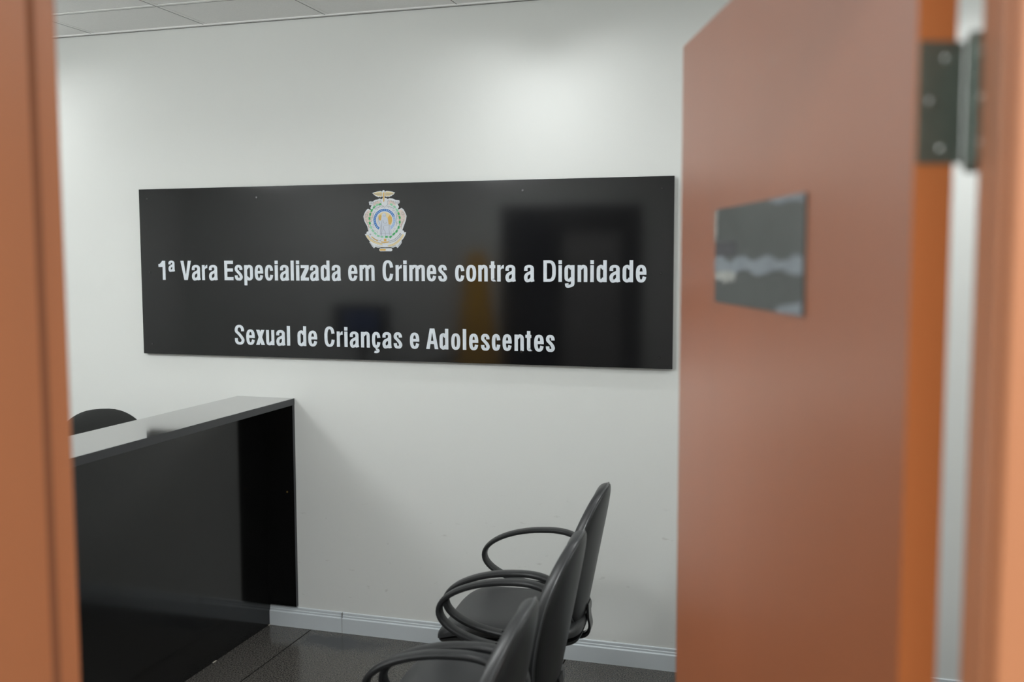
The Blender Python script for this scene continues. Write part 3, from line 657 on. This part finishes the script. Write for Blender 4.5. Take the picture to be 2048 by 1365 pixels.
def make_chair():
    t = empty('waiting_chair', (0, 0, 0))
    def cush(r, th, side):
        cu, cv = sup(th, 2.7); v = cv*r; u = cu*r*BHW*btap(v); x = back_sheet(u, v); k = max(0, 1-r**13)**.5
        tf = .034+.028*math.exp(-((v+.25)/.5)**2)
        return (x-(tf*k+.003), u, BCZ+v*BHH) if side > 0 else (x+.003*k, u, BCZ+v*BHH)
    pad(mb('leather'), cush, 14, 64).build('backrest', t, smooth=True)
    def shell(r, th, side):
        cu, cv = sup(th, 2.7); v = cv*r; u = cu*r*(BHW-.002)*btap(v); x = back_sheet(u, v)+.003
        k = max(0, 1-r**8)**.5
        return (x, u, BCZ+v*(BHH-.002)) if side > 0 else (x+.004+.012*k, u, BCZ+v*(BHH-.002))
    sh = pad(mb('plastic'), shell, 14, 64).build('back_shell', t, smooth=True)
    rim = []
    for k in range(72):
        cu, cv = sup(2*PI*k/72, 2.7); u = cu*BHW*btap(cv); rim.append((back_sheet(u, cv)+.0035, u, BCZ+cv*BHH))
    mb('piping').tube(rim, .0034, 8, closed=True).build('piping', sh, smooth=True)
    # seat with a waterfall front
    SXC, SXH, SYH = -.085, .262, .235
    def seat(r, th, side):
        cx_, cy_ = sup(th, 6); x = cx_*r*SXH; y = cy_*r*SYH*(1-.05*max(0, cx_*r))
        k = max(0, 1-r**7)**.5
        z = .432 - .030*max(0, (-x-.13)/.115)**2 + .012*max(0, x/.24)**2 + .008*(y/.23)**2
        return (x+SXC, y, z+.030*k) if side > 0 else (x+SXC, y, z-.012-.008*k)
    pad(mb('leather'), seat, 12, 64).build('seat', t, smooth=True)
    def sshell(r, th, side):
        cx_, cy_ = sup(th, 6); x = cx_*r*(SXH-.004); y = cy_*r*(SYH-.005)*(1-.05*max(0, cx_*r))
        z = .420-.030*max(0, (-x-.13)/.115)**2
        return (x+SXC, y, z) if side > 0 else (x+SXC, y, z-.030*max(0, 1-r**5)**.5-.004)
    pad(mb('plastic'), sshell, 8, 48).build('seat_shell', t, smooth=True)
    # loop armrests
    sec = [(.025*math.copysign(abs(math.cos(b))**.75, math.cos(b)), .0095*math.copysign(abs(math.sin(b))**.75, math.sin(b))) for b in [2*PI*j/16 for j in range(16)]]
    for s in (1, -1):
        P = []
        for k in range(60):
            a = 2*PI*k/60; c, q = sup(a, 2.0 if math.cos(a) < 0 else 2.5)
            x = -.042+(.235 if c < 0 else .180)*c; z = .568+.110*q*(1+.10*c)
            P.append((x, s*(.279 - .008*max(0, -q)), z))
        ar = mb('plastic').tube(P, 1.0, closed=True, sec=sec, upv=(0, 1, 0)).build('armrest', t, smooth=True)
        mb('plastic').tube([(-.05, s*.271, .474), (-.05, s*.266, .420), (-.05, s*.235, .398), (-.05, s*.12, .390)], 1.0, sec=[(.03, .006), (-.03, .006), (-.03, -.006), (.03, -.006)], upv=(1, 0, 0)).build('arm_bracket', ar, smooth=True)
    # flat steel support of the back
    path = catmull([(-.02, 0, .375), (.10, 0, .373), (.150, 0, .373), (.180, 0, .386), (.190, 0, .412), (.184, 0, .45), (.182, 0, .50)], 6)
    mb('metal_black').tube(path, 1.0, sec=[(.030, .003), (.012, .004), (.010, .008), (-.010, .008), (-.012, .004), (-.030, .003), (-.030, -.004), (.030, -.004)], upv=(0, 1, 0)).build('back_support', t, smooth=True)
    mb('metal_black').box(-.16, .10, -.10, .10, .352, .392, .004).build('seat_plate', t)
    mb('plastic').tube(catmull([(-.10, -.09, .378), (-.22, -.115, .380), (-.285, -.130, .382), (-.298, -.145, .386)], 5), 1.0, sec=[(.012, .003), (-.012, .003), (-.012, -.004), (.012, -.004)], upv=(0, 1, 0)).build('lever', t, smooth=True)
    mb('metal_black').cyl((-.03, 0, .10), (-.03, 0, .26), .026, 20).cyl((-.03, 0, .24), (-.03, 0, .36), .014, 16).build('column', t, smooth=True)
    for k in range(5):
        a = 2*PI*k/5+PI; c, s_ = math.cos(a), math.sin(a)
        b = mb('plastic').tube([(c*.02-.03, s_*.02, .10), (c*.14-.03, s_*.14, .088), (c*.26-.03, s_*.26, .040)], [.026, .020, .014], 12).build('base_arm', t, smooth=True)
        mb('glide').cyl((c*.26-.03, s_*.26, 0), (c*.26-.03, s_*.26, .034), .020, 16, .015).build('foot_glide', b, smooth=True)
    return t
proto = make_chair()
CH = [((-.940, -.672), math.radians(4.5), 'black waiting chair with loop armrests nearest the white wall, farthest of three', ),
      ((-.885, -1.322), math.radians(4.5), 'middle black waiting chair of the row of three, overlapping the one by the wall'),
      ((-.864, -1.945), math.radians(4.5), 'nearest black waiting chair of the row, cut off by the bottom of the picture')]
for i, (xy, rz, lab) in enumerate(CH):
    o = proto if i == 0 else copy_tree(proto)
    o.location = (xy[0], xy[1], 0); o.rotation_euler.z = rz
    tag(o, lab, 'chair', 'waiting chairs in a row beside the door')

# staff chair behind the counter
def make_staff_chair():
    t = empty('office_chair', (-3.00, -.475, 0), math.radians(130), label='black office chair behind the counter, only its rounded back showing', cat='chair')
    H0 = .80
    def fn(r, th, side):
        cu, cv = sup(th, 2.6); v = cv*r; tap = 1-.14*max(0, v)**2
        u = cu*r*.225*tap; z = H0+v*.25; x = .205+.03*(v+1)-.05*(u/.22)**2-.02*math.exp(-((v+.3)/.4)**2)
        k = max(0, 1-r**5)**.5
        return (x-.04*k, u, z) if side > 0 else (x+.012+.006*k, u, z)
    pad(mb('fabric'), fn, 12, 56).build('backrest', t, smooth=True)
    def seat(r, th, side):
        cx_, cy_ = sup(th, 3); x = cx_*r*.23; y = cy_*r*.24; k = max(0, 1-r**6)**.5
        z = .485-.03*max(0, (-x-.12)/.12)**2
        return (x, y, z+.035*k) if side > 0 else (x, y, z-.02-.008*k)
    pad(mb('leather'), seat, 10, 48).build('seat', t, smooth=True)
    mb('metal_black').tube(catmull([(.02, 0, .44), (.22, 0, .44), (.29, 0, .48), (.27, 0, .70)], 6), 1, sec=[(.03, .005), (-.03, .005), (-.03, -.005), (.03, -.005)], upv=(0, 1, 0)).build('back_support', t, smooth=True)
    mb('metal_black').cyl((0, 0, .10), (0, 0, .30), .026, 20).cyl((0, 0, .28), (0, 0, .45), .014, 16).build('gas_column', t, smooth=True)
    for k in range(5):
        a = 2*PI*k/5; c, s = math.cos(a), math.sin(a)
        b = mb('plastic').tube([(c*.02, s*.02, .115), (c*.16, s*.16, .105), (c*.28, s*.28, .075)], [.026, .02, .014], 12).build('base_arm', t, smooth=True)
        mb('plastic').cyl((c*.28-s*.020, s*.28+c*.020, .025), (c*.28+s*.020, s*.28-c*.020, .025), .025, 20).build('caster', b, smooth=True)
    return t
make_staff_chair()

# yellow flag by the second doorway (seen mirrored in the sign)
fs = empty('yellow_flag', (-2.43, -3.05, 0), label='yellow cloth flag hanging on an upright pole by the dark doorway, mirrored in the sign', cat='flag')
mb('metal_black').lathe([(.15, 0), (.15, .02), (.05, .035), (.02, .05)], 0, 0).build('base', fs, smooth=True)
mb('white_plastic').cyl((0, 0, .05), (0, 0, 1.95), .013, 16).build('pole', fs, smooth=True)
fl = mb('yellow'); nz, nk = 12, 40; vs = []; fq = []
for i in range(nz+1):
    z = 1.80-.95*i/nz; rr = .045+.085*(i/nz)**.8
    for k in range(nk):
        a = 2*PI*k/nk; q = rr*(1+.22*math.sin(7*a+i*.15)); vs.append((q*math.cos(a)*1.15, q*math.sin(a)*.7, z-.02*math.sin(3*a)*(i/nz)))
for i in range(nz):
    for k in range(nk): fq.append((i*nk+k, i*nk+(k+1) % nk, (i+1)*nk+(k+1) % nk, (i+1)*nk+k))
fq.append(tuple(range(nk)))
fl.add(vs, fq).build('cloth', fs, smooth=True)

# ------------------------------------------------------------------ lamps
def downlight(x, y, label, k=1.0):
    t = empty('downlight', (x, y, H_ROOM), label=label, cat='ceiling lamp', group='round downlights in the ceiling')
    mb('white_plastic').lathe([(.110, -.001), (.112, -.006), (.100, -.008), (.096, -.002)], 0, 0, 40).build('trim_ring', t, smooth=True)
    mb('lamp').lathe([(.094, -.003), (.094, -.0015)], 0, 0, 32).build('diffuser', t)
    for s in (-1, 1):                                   # twin lamps behind the diffuser
        spot('downlight_beam', (x+s*.075, y, H_ROOM-.02), LAMP_WALL_SPOT*k/2, 155, .88, (0, math.radians(-s*16), 0), .045)
downlight(-1.10, -.42, 'round downlight close to the sign wall, above the right end of the sign')
downlight(-3.78, -.42, 'round downlight close to the sign wall, above the staff side of the counter')
def fill_panel(x, y, p, label, drop=.006, glow=0):  # square fill lamps, added out of view to brighten dark areas
    z = H_ROOM-drop
    t = empty('fill_lamp', (x, y, z), label=label, cat='ceiling lamp', group='square fill lamps added out of view')
    mb('white_plastic').box(-.30, .30, -.30, -.28, -.012, 0).box(-.30, .30, .28, .30, -.012, 0).box(-.30, -.28, -.28, .28, -.012, 0).box(.28, .30, -.28, .28, -.012, 0).build('frame', t)
    mb('lamp').box(-.28, .28, -.28, .28, -.006, -.001).build('diffuser', t)
    if drop > .1:
        for sx in (-1, 1):
            for sy in (-1, 1): mb('metal_black').cyl((sx*.27, sy*.27, 0), (sx*.27, sy*.27, drop), .002, 8).build('hanger', t)
    area('fill_light', (x, y, z-.014), .55, p)
    if glow:
        d = bpy.data.lights.new('fill_glow', 'POINT'); d.energy = glow; d.shadow_soft_size = .26; d.color = (.955, .985, 1)
        o = bpy.data.objects.new('fill_glow', d); o.location = (x, y, z+.17); C.objects.link(o)  # added point light that brightens the ceiling
fill_panel(-2.05, -2.36, FILL_DOWN, 'unseen square fill lamp added between the waiting chairs and the counter', .42, FILL_GLOW)  # both hanging lamps are added, out of view, to lift the ceiling
fill_panel(-3.75, -2.36, FILL_DOWN, 'unseen square fill lamp added over the staff side, left of the counter', .42, FILL_GLOW)
fill_panel(.80, -4.7, FILL_CORRIDOR, 'unseen square fill lamp in the corridor, right of the doorway, placed to light the left jamb')  # unseen corridor lamp placed to light the left jamb
fill_panel(-.75, -4.95, FILL_CORRIDOR*.38, 'unseen square fill lamp in the corridor, left of the doorway, added to light the right jamb')  # second corridor lamp added for the right jamb and the door edge
fill_panel(.30, -1.45, 11, 'unseen square fill lamp added to brighten the wall behind the open door')  # added to brighten the strip of wall seen past the hinge
downlight(.55, -.42, 'unseen round downlight added to brighten the back wall behind the open door', 1.25)  # extra downlight added for the same strip of wall
